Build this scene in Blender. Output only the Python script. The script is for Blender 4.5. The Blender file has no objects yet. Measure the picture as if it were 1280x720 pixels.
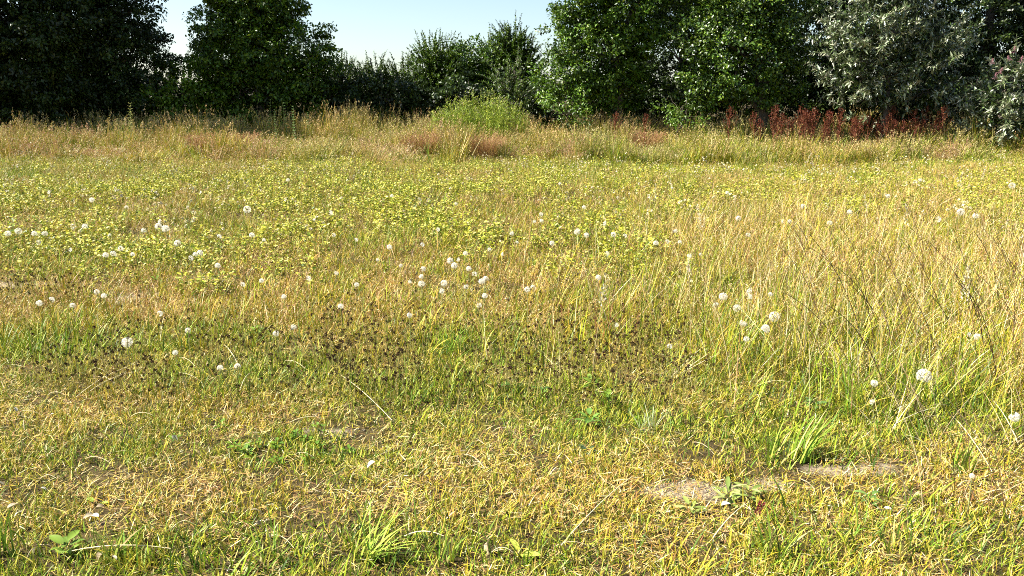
import bpy, math, random
import numpy as np
from math import radians, sin, cos, tan, pi
from mathutils import Vector

SC = bpy.context.scene
COL = SC.collection
rng = np.random.default_rng(7)
random.seed(7)

# ------------------------------------------------------------------ camera
CAM_H, F_PX, PITCH = 1.4, 960.0, radians(13.75)
cd = bpy.data.cameras.new("camera")
cam = bpy.data.objects.new("camera", cd)
COL.objects.link(cam)
cam.location = (0, 0, CAM_H)
cam.rotation_euler = (pi / 2 - PITCH, 0, 0)
cd.sensor_width = 36
cd.lens = F_PX / 1280 * 36
cd.clip_start = 0.05
cd.clip_end = 3000
SC.camera = cam

# ------------------------------------------------------------------ light
SUN_AZ, SUN_EL = radians(-88), radians(48)          # from the left
sdir = Vector((sin(SUN_AZ) * cos(SUN_EL), cos(SUN_AZ) * cos(SUN_EL), sin(SUN_EL)))
sl = bpy.data.lights.new("sun", 'SUN')
sl.energy = 5.0
sl.angle = radians(0.5)
sl.color = (1.0, 0.95, 0.86)
sun = bpy.data.objects.new("sun", sl)
COL.objects.link(sun)
sun.rotation_euler = sdir.to_track_quat('Z', 'Y').to_euler()
sun.location = (-20, 10, 30)

wd = bpy.data.worlds.new("World")
SC.world = wd
wd.use_nodes = True
wn, wl = wd.node_tree.nodes, wd.node_tree.links
wn.clear()
out = wn.new("ShaderNodeOutputWorld")
bg = wn.new("ShaderNodeBackground")
sky = wn.new("ShaderNodeTexSky")
sky.sky_type = 'NISHITA'
sky.sun_disc = False
sky.sun_elevation = SUN_EL
sky.sun_rotation = SUN_AZ
sky.air_density = 1.0
sky.dust_density = 0.9
sky.ozone_density = 1.4
bg.inputs[1].default_value = 0.06
# thin broken cumulus, the same all round the sky
tc = wn.new("ShaderNodeTexCoord")
mp = wn.new("ShaderNodeMapping")
mp.inputs['Scale'].default_value = (1, 1, 2.2)
mp.inputs['Location'].default_value = (0.31, 0.12, 0.0)
nz = wn.new("ShaderNodeTexNoise")
nz.inputs['Scale'].default_value = 3.2
nz.inputs['Detail'].default_value = 4
nz.inputs['Roughness'].default_value = 0.5
rp = wn.new("ShaderNodeValToRGB")
rp.color_ramp.elements[0].position = 0.60
rp.color_ramp.elements[1].position = 0.86
mx = wn.new("ShaderNodeMixRGB")
mx.inputs[2].default_value = (12, 12, 12, 1)
wl.new(tc.outputs['Generated'], mp.inputs[0])
wl.new(mp.outputs[0], nz.inputs[0])
wl.new(nz.outputs['Fac'], rp.inputs[0])
wl.new(rp.outputs[0], mx.inputs[0])
wl.new(sky.outputs[0], mx.inputs[1])
wl.new(mx.outputs[0], bg.inputs[0])
wl.new(bg.outputs[0], out.inputs[0])

SC.view_settings.view_transform = 'Standard'
SC.view_settings.look = 'None'
SC.view_settings.gamma = 1.0
SC.view_settings.exposure = 1.75
SC.render.engine = 'CYCLES'
SC.cycles.max_bounces = 4
SC.cycles.diffuse_bounces = 2
SC.cycles.transmission_bounces = 4
SC.cycles.use_denoising = False
SC.cycles.filter_width = 1.0

# ------------------------------------------------------------------ helpers
_T = np.random.default_rng(99).random((64, 256, 256))


def vnoise(x, y, s, seed=0):
    """smooth value noise in 0..1"""
    x = np.asarray(x, float) / s + 1000.3 + seed * 7.7
    y = np.asarray(y, float) / s + 1000.9 + seed * 3.1
    xi, yi = np.floor(x).astype(int), np.floor(y).astype(int)
    fx, fy = x - xi, y - yi
    fx, fy = fx * fx * (3 - 2 * fx), fy * fy * (3 - 2 * fy)
    t = _T[seed % 64]
    a, b = t[xi % 256, yi % 256], t[(xi + 1) % 256, yi % 256]
    c, d = t[xi % 256, (yi + 1) % 256], t[(xi + 1) % 256, (yi + 1) % 256]
    return (a * (1 - fx) + b * fx) * (1 - fy) + (c * (1 - fx) + d * fx) * fy


def ground_z(x, y):
    return (vnoise(x, y, 1.7, 1) - .5) * .07 + (vnoise(x, y, .5, 2) - .5) * .025 + (vnoise(x, y, 9., 3) - .5) * .16


def ray(px, py):
    u, v = (px - 640) / F_PX, (py - 360) / F_PX
    return np.array([u, cos(PITCH) - v * sin(PITCH), -sin(PITCH) - v * cos(PITCH)])


def gp(px, py, z=0.0):
    """where the sight line through a photo point meets height z"""
    d = ray(px, py)
    t = (z - CAM_H) / d[2]
    return np.array([d[0] * t, d[1] * t, z])


def gy(px, py, Y):
    d = ray(px, py)
    return np.array([d[0] * Y / d[1], Y, CAM_H + d[2] * Y / d[1]])


class MB:
    """collects faces for one mesh"""
    def __init__(s):
        s.v, s.q, s.t, s.c, s.qm, s.tm = [], [], [], [], [], []
        s.n = 0

    def add(s, v, q=None, t=None, c=(1, 1, 1), m=0):
        v = np.asarray(v, float).reshape(-1, 3)
        c = np.asarray(c, float)
        if c.ndim == 1:
            c = np.tile(c, (len(v), 1))
        s.v.append(v); s.c.append(c)
        if q is not None and len(q):
            s.q.append(np.asarray(q, int) + s.n); s.qm.append(np.full(len(q), m))
        if t is not None and len(t):
            s.t.append(np.asarray(t, int) + s.n); s.tm.append(np.full(len(t), m))
        s.n += len(v)

    def mesh(s, name, mats, smooth=False):
        v = np.concatenate(s.v); c = np.concatenate(s.c)
        q = np.concatenate(s.q) if s.q else np.zeros((0, 4), int)
        t = np.concatenate(s.t) if s.t else np.zeros((0, 3), int)
        mi = np.concatenate(s.qm + s.tm) if (s.qm or s.tm) else np.zeros(0, int)
        me = bpy.data.meshes.new(name)
        me.vertices.add(len(v)); me.vertices.foreach_set('co', v.ravel())
        me.loops.add(len(q) * 4 + len(t) * 3)
        me.loops.foreach_set('vertex_index', np.concatenate([q.ravel(), t.ravel()]))
        me.polygons.add(len(q) + len(t))
        st = np.concatenate([np.arange(len(q)) * 4, len(q) * 4 + np.arange(len(t)) * 3])
        me.polygons.foreach_set('loop_start', st)
        me.polygons.foreach_set('material_index', mi)
        if smooth:
            me.polygons.foreach_set('use_smooth', np.ones(len(q) + len(t), bool))
        a = me.attributes.new('Col', 'FLOAT_COLOR', 'POINT')
        a.data.foreach_set('color', np.concatenate([c, np.ones((len(c), 1))], 1).ravel())
        for m in (mats if isinstance(mats, (list, tuple)) else [mats]):
            me.materials.append(m)
        me.update(calc_edges=True)
        return me


def put(name, data, parent=None, loc=(0, 0, 0), rot=(0, 0, 0), scale=1.0):
    o = bpy.data.objects.new(name, data)
    COL.objects.link(o)
    o.parent = parent
    o.location = loc
    o.rotation_euler = rot
    o.scale = (scale,) * 3 if np.isscalar(scale) else scale
    return o


def tag(o, label=None, cat=None, group=None, kind=None):
    if label: o['label'] = label
    if cat: o['category'] = cat
    if group: o['group'] = group
    if kind: o['kind'] = kind
    return o


def unit(v):
    return v / np.maximum(np.linalg.norm(v, axis=-1, keepdims=True), 1e-9)


def blades(mb, P, L, W, phi, th0, k, col, S=3, m=0, taper=1.0):
    """curved tapering grass blades: lean th0 from upright, bending by k on the way up"""
    n = len(P)
    d = np.stack([np.cos(phi), np.sin(phi), np.zeros(n)], 1)
    tw = rng.normal(0, .5, n)
    s = np.stack([-np.sin(phi + tw), np.cos(phi + tw), np.zeros(n)], 1)
    z = np.array([0, 0, 1.0])
    pts, p = [P], P.copy()
    for i in range(S):
        th = th0 + k * (i + .5) / S
        p = p + (L / S)[:, None] * (np.sin(th)[:, None] * d + np.cos(th)[:, None] * z)
        pts.append(p)
    V = np.zeros((n, 2 * S + 1, 3))
    for i in range(S):
        w = (W * (1 - .75 * taper * (i / S) ** 1.5))[:, None] * .5
        V[:, 2 * i] = pts[i] - s * w
        V[:, 2 * i + 1] = pts[i] + s * w
    V[:, 2 * S] = pts[S]
    b = (np.arange(n) * (2 * S + 1))[:, None]
    q = np.concatenate([b + np.array([2 * i, 2 * i + 1, 2 * i + 3, 2 * i + 2]) for i in range(S - 1)])
    t = b + np.array([2 * S - 2, 2 * S - 1, 2 * S])
    mb.add(V.reshape(-1, 3), q, t, np.repeat(np.asarray(col), 2 * S + 1, 0), m)
    return pts[S], unit(pts[S] - pts[S - 1])


def leaves(mb, P, D, N, L, W, col, fold=.15, m=0, wide=.45):
    """folded diamond leaves"""
    n = len(P)
    D = unit(D)
    s = unit(np.cross(D, N))
    N = np.cross(s, D)
    L = np.broadcast_to(L, n)[:, None]; W = np.broadcast_to(W, n)[:, None]
    mid = P + D * L * wide + N * W * fold
    V = np.stack([P, mid + s * W * .5, P + D * L, mid - s * W * .5], 1).reshape(-1, 3)
    b = (np.arange(n) * 4)[:, None]
    t = np.concatenate([b + np.array([0, 1, 2]), b + np.array([0, 2, 3])])
    mb.add(V, None, t, np.repeat(np.asarray(col), 4, 0), m)


def tube(mb, pts, rad, col=(1, 1, 1), sides=6, m=0):
    pts = np.asarray(pts, float)
    n = len(pts)
    rad = np.broadcast_to(rad, n)
    T = unit(np.gradient(pts, axis=0))
    ref = np.array([1.0, 0.2, 0.1]) if abs(T[0][0]) < .8 else np.array([.1, 1.0, .2])
    A = unit(np.cross(T, ref)); B = np.cross(T, A)
    a = np.arange(sides) * 2 * pi / sides
    V = pts[:, None] + rad[:, None, None] * (np.cos(a)[None, :, None] * A[:, None] + np.sin(a)[None, :, None] * B[:, None])
    q = []
    for i in range(n - 1):
        for j in range(sides):
            q.append([i * sides + j, i * sides + (j + 1) % sides, (i + 1) * sides + (j + 1) % sides, (i + 1) * sides + j])
    mb.add(V.reshape(-1, 3), q, None, col, m)


def pick(pal, n, jit=.12):
    pal = np.asarray(pal, float)
    c = pal[rng.integers(0, len(pal), n)]
    return np.clip(c * (1 + rng.normal(0, jit, (n, 1))) * (1 + rng.normal(0, .05, (n, 3))), .004, .9)


def rdir(n, up=0.0):
    v = rng.normal(size=(n, 3)); v[:, 2] += up
    return unit(v)


# ------------------------------------------------------------------ materials
def plant_mat(name, inst=False, trans=.3, rough=.5, spec=.35, boost=1.0):
    m = bpy.data.materials.new(name)
    m.use_nodes = True
    N, Lk = m.node_tree.nodes, m.node_tree.links
    N.clear()
    o = N.new('ShaderNodeOutputMaterial')
    a = N.new('ShaderNodeAttribute'); a.attribute_name = 'Col'
    c = a.outputs['Color']
    if inst:
        b = N.new('ShaderNodeAttribute'); b.attribute_type = 'INSTANCER'; b.attribute_name = 'tint'
        x = N.new('ShaderNodeMixRGB'); x.blend_type = 'MULTIPLY'; x.inputs[0].default_value = 1
        Lk.new(c, x.inputs[1]); Lk.new(b.outputs['Color'], x.inputs[2]); c = x.outputs[0]
    # fine mottling along the plant
    g = N.new('ShaderNodeNewGeometry')
    nz = N.new('ShaderNodeTexNoise'); nz.inputs['Scale'].default_value = 60; nz.inputs['Detail'].default_value = 2
    Lk.new(g.outputs['Position'], nz.inputs['Vector'])
    mr = N.new('ShaderNodeMapRange'); mr.inputs['To Min'].default_value = .75 * boost; mr.inputs['To Max'].default_value = 1.25 * boost
    Lk.new(nz.outputs['Fac'], mr.inputs['Value'])
    vm = N.new('ShaderNodeVectorMath'); vm.operation = 'SCALE'
    Lk.new(c, vm.inputs[0]); Lk.new(mr.outputs[0], vm.inputs['Scale']); c = vm.outputs[0]
    p = N.new('ShaderNodeBsdfPrincipled')
    p.inputs['Roughness'].default_value = rough
    p.inputs['Specular IOR Level'].default_value = spec
    Lk.new(c, p.inputs['Base Color'])
    if trans > 0:
        t = N.new('ShaderNodeBsdfTranslucent'); Lk.new(c, t.inputs['Color'])
        mxs = N.new('ShaderNodeMixShader'); mxs.inputs[0].default_value = trans
        Lk.new(p.outputs[0], mxs.inputs[1]); Lk.new(t.outputs[0], mxs.inputs[2])
        Lk.new(mxs.outputs[0], o.inputs[0])
    else:
        Lk.new(p.outputs[0], o.inputs[0])
    return m


M_GI = plant_mat('grass_patch', True, .15, .5, .22)
M_G = plant_mat('grass_blade', False, .22, .6, .15)
M_LEAF = plant_mat('tree_leaf', False, .2, .42, .35)
M_GLOSS = plant_mat('glossy_leaf', False, .12, .38, .55)
M_STEM = plant_mat('stem', False, 0, .6, .3)
M_FLUFF = plant_mat('seed_fluff', False, .5, .8, .1)
M_SEED = plant_mat('dark_seed', False, 0, .85, .1)


def bark_mat():
    m = bpy.data.materials.new('bark')
    m.use_nodes = True
    N, Lk = m.node_tree.nodes, m.node_tree.links
    p = N['Principled BSDF']
    t = N.new('ShaderNodeTexCoord')
    mp_ = N.new('ShaderNodeMapping'); mp_.inputs['Scale'].default_value = (9, 9, 1.5)
    nz_ = N.new('ShaderNodeTexNoise'); nz_.inputs['Scale'].default_value = 3; nz_.inputs['Detail'].default_value = 8
    r = N.new('ShaderNodeValToRGB')
    r.color_ramp.elements[0].color = (.03, .022, .016, 1); r.color_ramp.elements[1].color = (.13, .1, .075, 1)
    b = N.new('ShaderNodeBump'); b.inputs['Strength'].default_value = .8; b.inputs['Distance'].default_value = .03
    Lk.new(t.outputs['Object'], mp_.inputs[0]); Lk.new(mp_.outputs[0], nz_.inputs['Vector'])
    Lk.new(nz_.outputs['Fac'], r.inputs[0]); Lk.new(r.outputs[0], p.inputs['Base Color'])
    Lk.new(nz_.outputs['Fac'], b.inputs['Height']); Lk.new(b.outputs[0], p.inputs['Normal'])
    p.inputs['Roughness'].default_value = .9
    return m


M_BARK = bark_mat()


def soil_mat():
    m = bpy.data.materials.new('meadow_soil')
    m.use_nodes = True
    N, Lk = m.node_tree.nodes, m.node_tree.links
    p = N['Principled BSDF']
    g = N.new('ShaderNodeNewGeometry')
    n1 = N.new('ShaderNodeTexNoise'); n1.inputs['Scale'].default_value = 14; n1.inputs['Detail'].default_value = 8; n1.inputs['Roughness'].default_value = .7
    n2 = N.new('ShaderNodeTexNoise'); n2.inputs['Scale'].default_value = 90; n2.inputs['Detail'].default_value = 4
    Lk.new(g.outputs['Position'], n1.inputs['Vector']); Lk.new(g.outputs['Position'], n2.inputs['Vector'])
    r1 = N.new('ShaderNodeValToRGB')       # thatch and humus
    r1.color_ramp.elements[0].position = .3; r1.color_ramp.elements[0].color = (.02, .015, .008, 1)
    r1.color_ramp.elements[1].position = .75; r1.color_ramp.elements[1].color = (.10, .075, .028, 1)
    r2 = N.new('ShaderNodeValToRGB')       # dry sandy soil
    r2.color_ramp.elements[0].position = .3; r2.color_ramp.elements[0].color = (.11, .08, .05, 1)
    r2.color_ramp.elements[1].position = .7; r2.color_ramp.elements[1].color = (.29, .235, .16, 1)
    Lk.new(n1.outputs['Fac'], r1.inputs[0]); Lk.new(n2.outputs['Fac'], r2.inputs[0])
    a = N.new('ShaderNodeAttribute'); a.attribute_name = 'Col'
    sx = N.new('ShaderNodeSeparateColor'); Lk.new(a.outputs['Color'], sx.inputs[0])
    ad = N.new('ShaderNodeMath'); ad.operation = 'MULTIPLY_ADD'; ad.inputs[1].default_value = .7
    sb = N.new('ShaderNodeMath'); sb.operation = 'SUBTRACT'; sb.inputs[1].default_value = .35
    Lk.new(n1.outputs['Fac'], ad.inputs[0]); Lk.new(sx.outputs[0], sb.inputs[0]); Lk.new(sb.outputs[0], ad.inputs[2])
    st = N.new('ShaderNodeMapRange'); st.inputs['From Min'].default_value = .35; st.inputs['From Max'].default_value = .6
    Lk.new(ad.outputs[0], st.inputs['Value'])
    mxr = N.new('ShaderNodeMixRGB'); Lk.new(st.outputs[0], mxr.inputs[0]); Lk.new(r1.outputs[0], mxr.inputs[1]); Lk.new(r2.outputs[0], mxr.inputs[2])
    Lk.new(mxr.outputs[0], p.inputs['Base Color'])
    b = N.new('ShaderNodeBump'); b.inputs['Strength'].default_value = .6; b.inputs['Distance'].default_value = .02
    Lk.new(n2.outputs['Fac'], b.inputs['Height']); Lk.new(b.outputs[0], p.inputs['Normal'])
    p.inputs['Roughness'].default_value = 1
    p.inputs['Specular IOR Level'].default_value = .1
    return m


# ------------------------------------------------------------------ meadow zones (world space)
def blobs(x, y, lst):
    s = np.zeros_like(x)
    for (px, py, rx, ry) in lst:
        c = gp(px, py)
        s = np.maximum(s, np.exp(-((x - c[0]) / rx) ** 2 - ((y - c[1]) / ry) ** 2))
    return s


BARE = [(868, 628, .14, .10), (838, 622, .13, .07), (890, 618, .16, .05), (412, 540, .17, .07), (25, 352, .45, .12), (165, 368, .3, .2),
        (1060, 592, .2, .07), (955, 612, .14, .05), (130, 655, .06, .04), (510, 335, .18, .12),
        (250, 345, .25, .12)]
GREEN = [(340, 568, .35, .16), (570, 430, .4, .4), (330, 470, .5, .35), (560, 480, .8, .5), (980, 480, .6, .5), (1080, 500, .5, .5),
         (740, 510, .3, .2), (900, 540, .5, .25), (460, 705, .3, .2), (1180, 690, .35, .2), (960, 690, .2, .15), (100, 712, 1., .14), (300, 716, .4, .12), (1000, 700, .5, .14), (600, 716, .4, .1), (80, 430, .6, .4),
         (1010, 580, .35, .2), (250, 425, .6, .4)]
TAN = [(240, 630, .8, .3), (620, 640, .9, .35), (760, 610, .5, .3), (120, 520, .9, .35), (60, 360, 1.2, .8), (200, 380, 1., .6), (820, 690, .6, .25),
       (1050, 600, .5, .15), (960, 300, 1.8, 2.), (1150, 330, 2.5, 2.2), (1180, 250, 4., 3.), (120, 280, 1.3, 1.5), (300, 640, .5, .3), (1210, 430, .9, .8)]


def bare(x, y):
    return blobs(x, y, BARE) * (.25 + 1.1 * vnoise(x, y, .09, 20))


def dryness(x, y):
    d = .40 * vnoise(x, y, 1.1, 21) + .36 * vnoise(x, y, .35, 22) + .24 * vnoise(x, y, 3., 23)
    d = d + .35 * blobs(x, y, TAN) - .3 * blobs(x, y, GREEN)
    return np.clip(d, 0, 1)


def tallness(x, y):
    """0 short turf near the camera, 1 rank grass (right side and the bank)"""
    right = 1 / (1 + np.exp(-(x - .17 * y - .1 + .8 * (vnoise(x, y, .9, 24) - .5)) * 2.6))
    near = 1 / (1 + np.exp(-(y - 3.75 + 1.1 * np.clip((x - 1.25) / .6, 0, 1) + .5 * (vnoise(x, y, .6, 25) - .5)) * 3.2))
    far = 1 / (1 + np.exp((y - 9.0) * 1.1))
    return np.clip(right * near * far, 0, 1)


# ------------------------------------------------------------------ ground
def axis(lo, hi, f0, f1, fine, grow=1.18):
    a = list(np.arange(f0, f1, fine))
    s = fine
    while a[-1] < hi:
        s *= grow; a.append(a[-1] + s)
    s = fine; b = []
    p = f0
    while p > lo:
        s *= grow; p -= s; b.append(p)
    return np.array(b[::-1] + a)


gx, gyv = axis(-900, 900, -4.2, 4.2, .06), axis(-300, 1500, 1.6, 9, .06)
X, Y = np.meshgrid(gx, gyv)
fade = np.exp(-np.maximum(0, np.hypot(X, Y - 15) - 35) / 30)
Z = ground_z(X, Y) * fade
mb = MB()
nxx, nyy = len(gx), len(gyv)
ii = (np.arange(nyy - 1)[:, None] * nxx + np.arange(nxx - 1)[None]).ravel()
bm_ = np.clip(bare(X, Y), 0, 1).ravel()
mb.add(np.stack([X.ravel(), Y.ravel(), Z.ravel()], 1), np.stack([ii, ii + 1, ii + 1 + nxx, ii + nxx], 1), None, np.stack([bm_, bm_, bm_], 1))
tag(put('ground', mb.mesh('ground', soil_mat(), True)), kind='structure')

# ------------------------------------------------------------------ grass libraries
G_GREEN = [(.15, .23, .014), (.22, .28, .016), (.10, .18, .012), (.29, .32, .02), (.07, .125, .012)]
G_YEL = [(.40, .32, .03), (.32, .27, .02), (.47, .38, .06), (.25, .235, .017)]
G_DRY = [(.52, .39, .12), (.42, .28, .08), (.61, .49, .20), (.28, .155, .045), (.72, .63, .36)]
G_BROWN = [(.30, .17, .07), (.24, .12, .05), (.38, .24, .10)]


def disk(n, r):
    a, q = rng.random(n) * 2 * pi, np.sqrt(rng.random(n)) * r
    return np.stack([q * np.cos(a), q * np.sin(a), np.zeros(n)], 1)


def U(a, b, n):
    return rng.uniform(a, b, n)


def lib_short(pal, n=44, r=.09, l0=.022, l1=.066, w0=.0022, w1=.0044, lean=.55):
    mb = MB()
    blades(mb, disk(n, r), U(l0, l1, n), U(w0, w1, n), U(0, 2 * pi, n), np.abs(rng.normal(lean, .35, n)), U(.0, .8, n), pick(pal, n, .25), 3)
    return mb


def lib_thatch(n=34):
    mb = MB()
    P = disk(n, .1); P[:, 2] = U(.003, .02, n)
    blades(mb, P, U(.015, .055, n), U(.0016, .0034, n), U(0, 2 * pi, n), U(1.15, 1.55, n), U(-.1, .3, n), pick(G_DRY + G_BROWN[:1] + G_YEL[:1], n, .2), 2)
    return mb


def panicle(mb, tips, dirs, n_each, length, size, pal, spread=.25, m=0):
    k = len(tips)
    t = rng.random((k, n_each, 1))
    base = tips[:, None] - dirs[:, None] * t * length
    off = rdir(k * n_each, .6).reshape(k, n_each, 3)
    P = (base + off * size * spread * (.3 + t)).reshape(-1, 3)
    D = (off * .6 + dirs[:, None]).reshape(-1, 3)
    leaves(mb, P, D, rdir(k * n_each), U(.6, 1.3, k * n_each) * size, U(.6, 1.3, k * n_each) * size * .33, pick(pal, k * n_each, .15))


def lib_mid_dry(n=22, r=.11, l0=.14, l1=.36):
    mb = MB()
    tip, d = blades(mb, disk(n, r), U(l0, l1, n), U(.0022, .004, n), U(0, 2 * pi, n), np.abs(rng.normal(.28, .28, n)), U(.05, .8, n), pick(G_DRY + G_YEL[:2] + G_GREEN[:2] + G_BROWN, n, .2), 4, taper=.6)
    h = rng.random(n) < .55
    panicle(mb, tip[h], d[h], 9, .055, .012, G_DRY + [(.5, .36, .22)], .45)
    m = n // 2
    blades(mb, disk(m, r), U(.05, .16, m), U(.002, .004, m), U(0, 2 * pi, m), np.abs(rng.normal(.6, .4, m)), U(.2, 1.2, m), pick(G_DRY + G_YEL, m, .2), 3)
    return mb


def lib_mid_green(n=30, r=.1, l0=.08, l1=.22):
    mb = MB()
    blades(mb, disk(n, r), U(l0, l1, n), U(.0036, .0068, n), U(0, 2 * pi, n), np.abs(rng.normal(.3, .25, n)), U(.1, 1.1, n), pick(G_GREEN * 2 + G_YEL, n, .18), 4)
    return mb


L_LEAFY = [(.33, .32, .022), (.42, .39, .04), (.21, .25, .014), (.54, .49, .12), (.09, .14, .010)]


def lib_leafy(n=8, r=.11, h0=.06, h1=.19, ls=.031):
    mb = MB()
    P = disk(n, r)
    tip, d = blades(mb, P, U(h0, h1, n), U(.0016, .0026, n), U(0, 2 * pi, n), np.abs(rng.normal(.2, .2, n)), U(0, .5, n), pick(G_GREEN + G_BROWN[:1], n), 2, taper=.3)
    for j in range(8):                                   # leaflets up the stem, in spirals
        t = 1 - .78 * (j / 7) ** 1.2
        q = P + (tip - P) * t
        a = U(0, 2 * pi, n)
        D = np.stack([np.cos(a), np.sin(a), U(-.1, .6, n)], 1)
        leaves(mb, q, D, rdir(n, 2.2), U(.7, 1.25, n) * ls, U(.45, .7, n) * ls, pick(L_LEAFY, n, .18), .12)
    return mb


def lib_tall(n=30, r=.2, l0=.4, l1=.95, pal=None, head=.5, hp=None, w=1.0, lean=.16, bend=.6):
    mb = MB()
    pal = pal or (G_DRY[:3] + G_YEL * 2 + G_GREEN * 2)
    tip, d = blades(mb, disk(n, r), U(l0, l1, n), U(.006, .011, n) * w, U(0, 2 * pi, n), np.abs(rng.normal(lean, .14, n)), U(.05, bend, n), pick(pal, n, .18), 4, taper=.7)
    h = rng.random(n) < head
    if h.any():
        panicle(mb, tip[h], d[h], 10, .16, .04, hp or [(.48, .35, .15), (.56, .44, .23), (.42, .28, .13), (.36, .31, .08)], .5)
    m = n
    blades(mb, disk(m, r * 1.1), U(l0 * .4, l1 * .6, m), U(.008, .014, m) * w, U(0, 2 * pi, m), np.abs(rng.normal(.35, .25, m)), U(.1, 1.2, m), pick(pal, m, .2), 4)
    return mb


def lib_speck(r=.013, h=.15, pal=((.74, .68, .5), (.7, .62, .36))):
    mb = MB()
    n = 3
    P = disk(n, .05)
    tip, d = blades(mb, P, U(.7, 1.2, n) * h, U(.0015, .002, n), U(0, 2 * pi, n), U(0, .3, n), U(0, .3, n), pick(G_GREEN, n), 2, taper=.2)
    for i in range(n):
        k = 16
        D = rdir(k, .5)
        leaves(mb, np.tile(tip[i], (k, 1)), D, rdir(k), r * U(.8, 1.2, k), r * .8, pick(pal, k, .05))
    return mb


# ------------------------------------------------------------------ scatter (geometry nodes, one 'stuff' object per kind of cover)
def scatter(name, label, cat, libs, P, var, rotz, scl, tint, mat=None):
    mat = mat or M_GI
    K = len(libs)
    big = MB()
    lib = []
    for k, l in enumerate(libs):
        v = np.concatenate(l.v); c = np.concatenate(l.c)
        q = np.concatenate(l.q) if l.q else None
        t = np.concatenate(l.t) if l.t else None
        big.add(v, q, t, c)
        lib.append(np.full(len(v), k))
    nl = big.n
    n = len(P)
    big.add(P, None, None, (1, 1, 1))
    lib.append(-1 - var)
    me = big.mesh(name, mat)
    lib = np.concatenate(lib)
    a = me.attributes.new('lib', 'INT', 'POINT'); a.data.foreach_set('value', lib.astype(np.int32))
    full = np.zeros((nl + n, 3)); full[nl:, 2] = rotz; full[nl:, :2] = rng.normal(0, .08, (n, 2))
    a = me.attributes.new('rot', 'FLOAT_VECTOR', 'POINT'); a.data.foreach_set('vector', full.ravel())
    full = np.ones((nl + n, 3)); full[nl:] = scl
    a = me.attributes.new('scl', 'FLOAT_VECTOR', 'POINT'); a.data.foreach_set('vector', full.ravel())
    full = np.ones((nl + n, 4)); full[nl:, :3] = tint
    a = me.attributes.new('tint', 'FLOAT_COLOR', 'POINT'); a.data.foreach_set('color', full.ravel())
    o = put(name, me)
    tag(o, label, cat, kind='stuff')
    ng = bpy.data.node_groups.new(name + '_scatter', 'GeometryNodeTree')
    ng.interface.new_socket('Geometry', in_out='INPUT', socket_type='NodeSocketGeometry')
    ng.interface.new_socket('Geometry', in_out='OUTPUT', socket_type='NodeSocketGeometry')
    N, Lk = ng.nodes, ng.links
    gi, go = N.new('NodeGroupInput'), N.new('NodeGroupOutput')
    jn = N.new('GeometryNodeJoinGeometry')

    def named(nm, ty):
        x = N.new('GeometryNodeInputNamedAttribute'); x.data_type = ty; x.inputs[0].default_value = nm
        return x.outputs[0]
    al, ar, asc = named('lib', 'INT'), named('rot', 'FLOAT_VECTOR'), named('scl', 'FLOAT_VECTOR')

    def sep(val):
        c = N.new('FunctionNodeCompare'); c.data_type = 'INT'; c.operation = 'EQUAL'
        Lk.new(al, c.inputs[2]); c.inputs[3].default_value = val
        s = N.new('GeometryNodeSeparateGeometry'); s.domain = 'POINT'
        Lk.new(gi.outputs[0], s.inputs[0]); Lk.new(c.outputs[0], s.inputs[1])
        return s.outputs[0]
    for k in range(K):
        ip = N.new('GeometryNodeInstanceOnPoints')
        Lk.new(sep(-1 - k), ip.inputs['Points']); Lk.new(sep(k), ip.inputs['Instance'])
        Lk.new(ar, ip.inputs['Rotation']); Lk.new(asc, ip.inputs['Scale'])
        Lk.new(ip.outputs[0], jn.inputs[0])
    Lk.new(jn.outputs[0], go.inputs[0])
    o.modifiers.new('scatter', 'NODES').node_group = ng
    return o


def spread(dens, y0, y1, wide=.74, pad=2.0):
    """random points over the meadow in front of the camera, dens per square metre (number or function)"""
    area_w = lambda y: wide * y + pad
    xm = area_w(y1)
    dmax = dens if np.isscalar(dens) else dens[0]
    n = int(dmax * 2 * xm * (y1 - y0))
    x, y = rng.uniform(-xm, xm, n), rng.uniform(y0, y1, n)
    k = np.abs(x) < area_w(y)
    x, y = x[k], y[k]
    if not np.isscalar(dens):
        k = rng.random(len(x)) < dens[1](x, y) / dmax
        x, y = x[k], y[k]
    return x, y


def cover(name, label, cat, libs, xy, tint, smin=.75, smax=1.25, sz=None, mat=None):
    x, y = xy
    n = len(x)
    s = U(smin, smax, n)
    scl = np.stack([s, s, s * (sz(x, y) if sz else U(.8, 1.2, n))], 1)
    tt = tint(x, y) * (1 + rng.normal(0, .1, (n, 1)))
    return scatter(name, label, cat, libs, np.stack([x, y, ground_z(x, y) - .004], 1), rng.integers(0, len(libs), n), U(0, 2 * pi, n), scl, tt, mat)


def tint_mix(a, b, lo=.3, hi=.7):
    a, b = np.array(a), np.array(b)

    def f(x, y):
        t = np.clip((dryness(x, y) - lo) / (hi - lo), 0, 1)[:, None]
        return a * (1 - t) + b * t
    return f


green_tint = tint_mix((.92, 1.0, .85), (1.15, 1.0, .9))
yl = lambda x, y: 1 - np.clip(bare(x, y) * 1.6, 0, 1)

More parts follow.
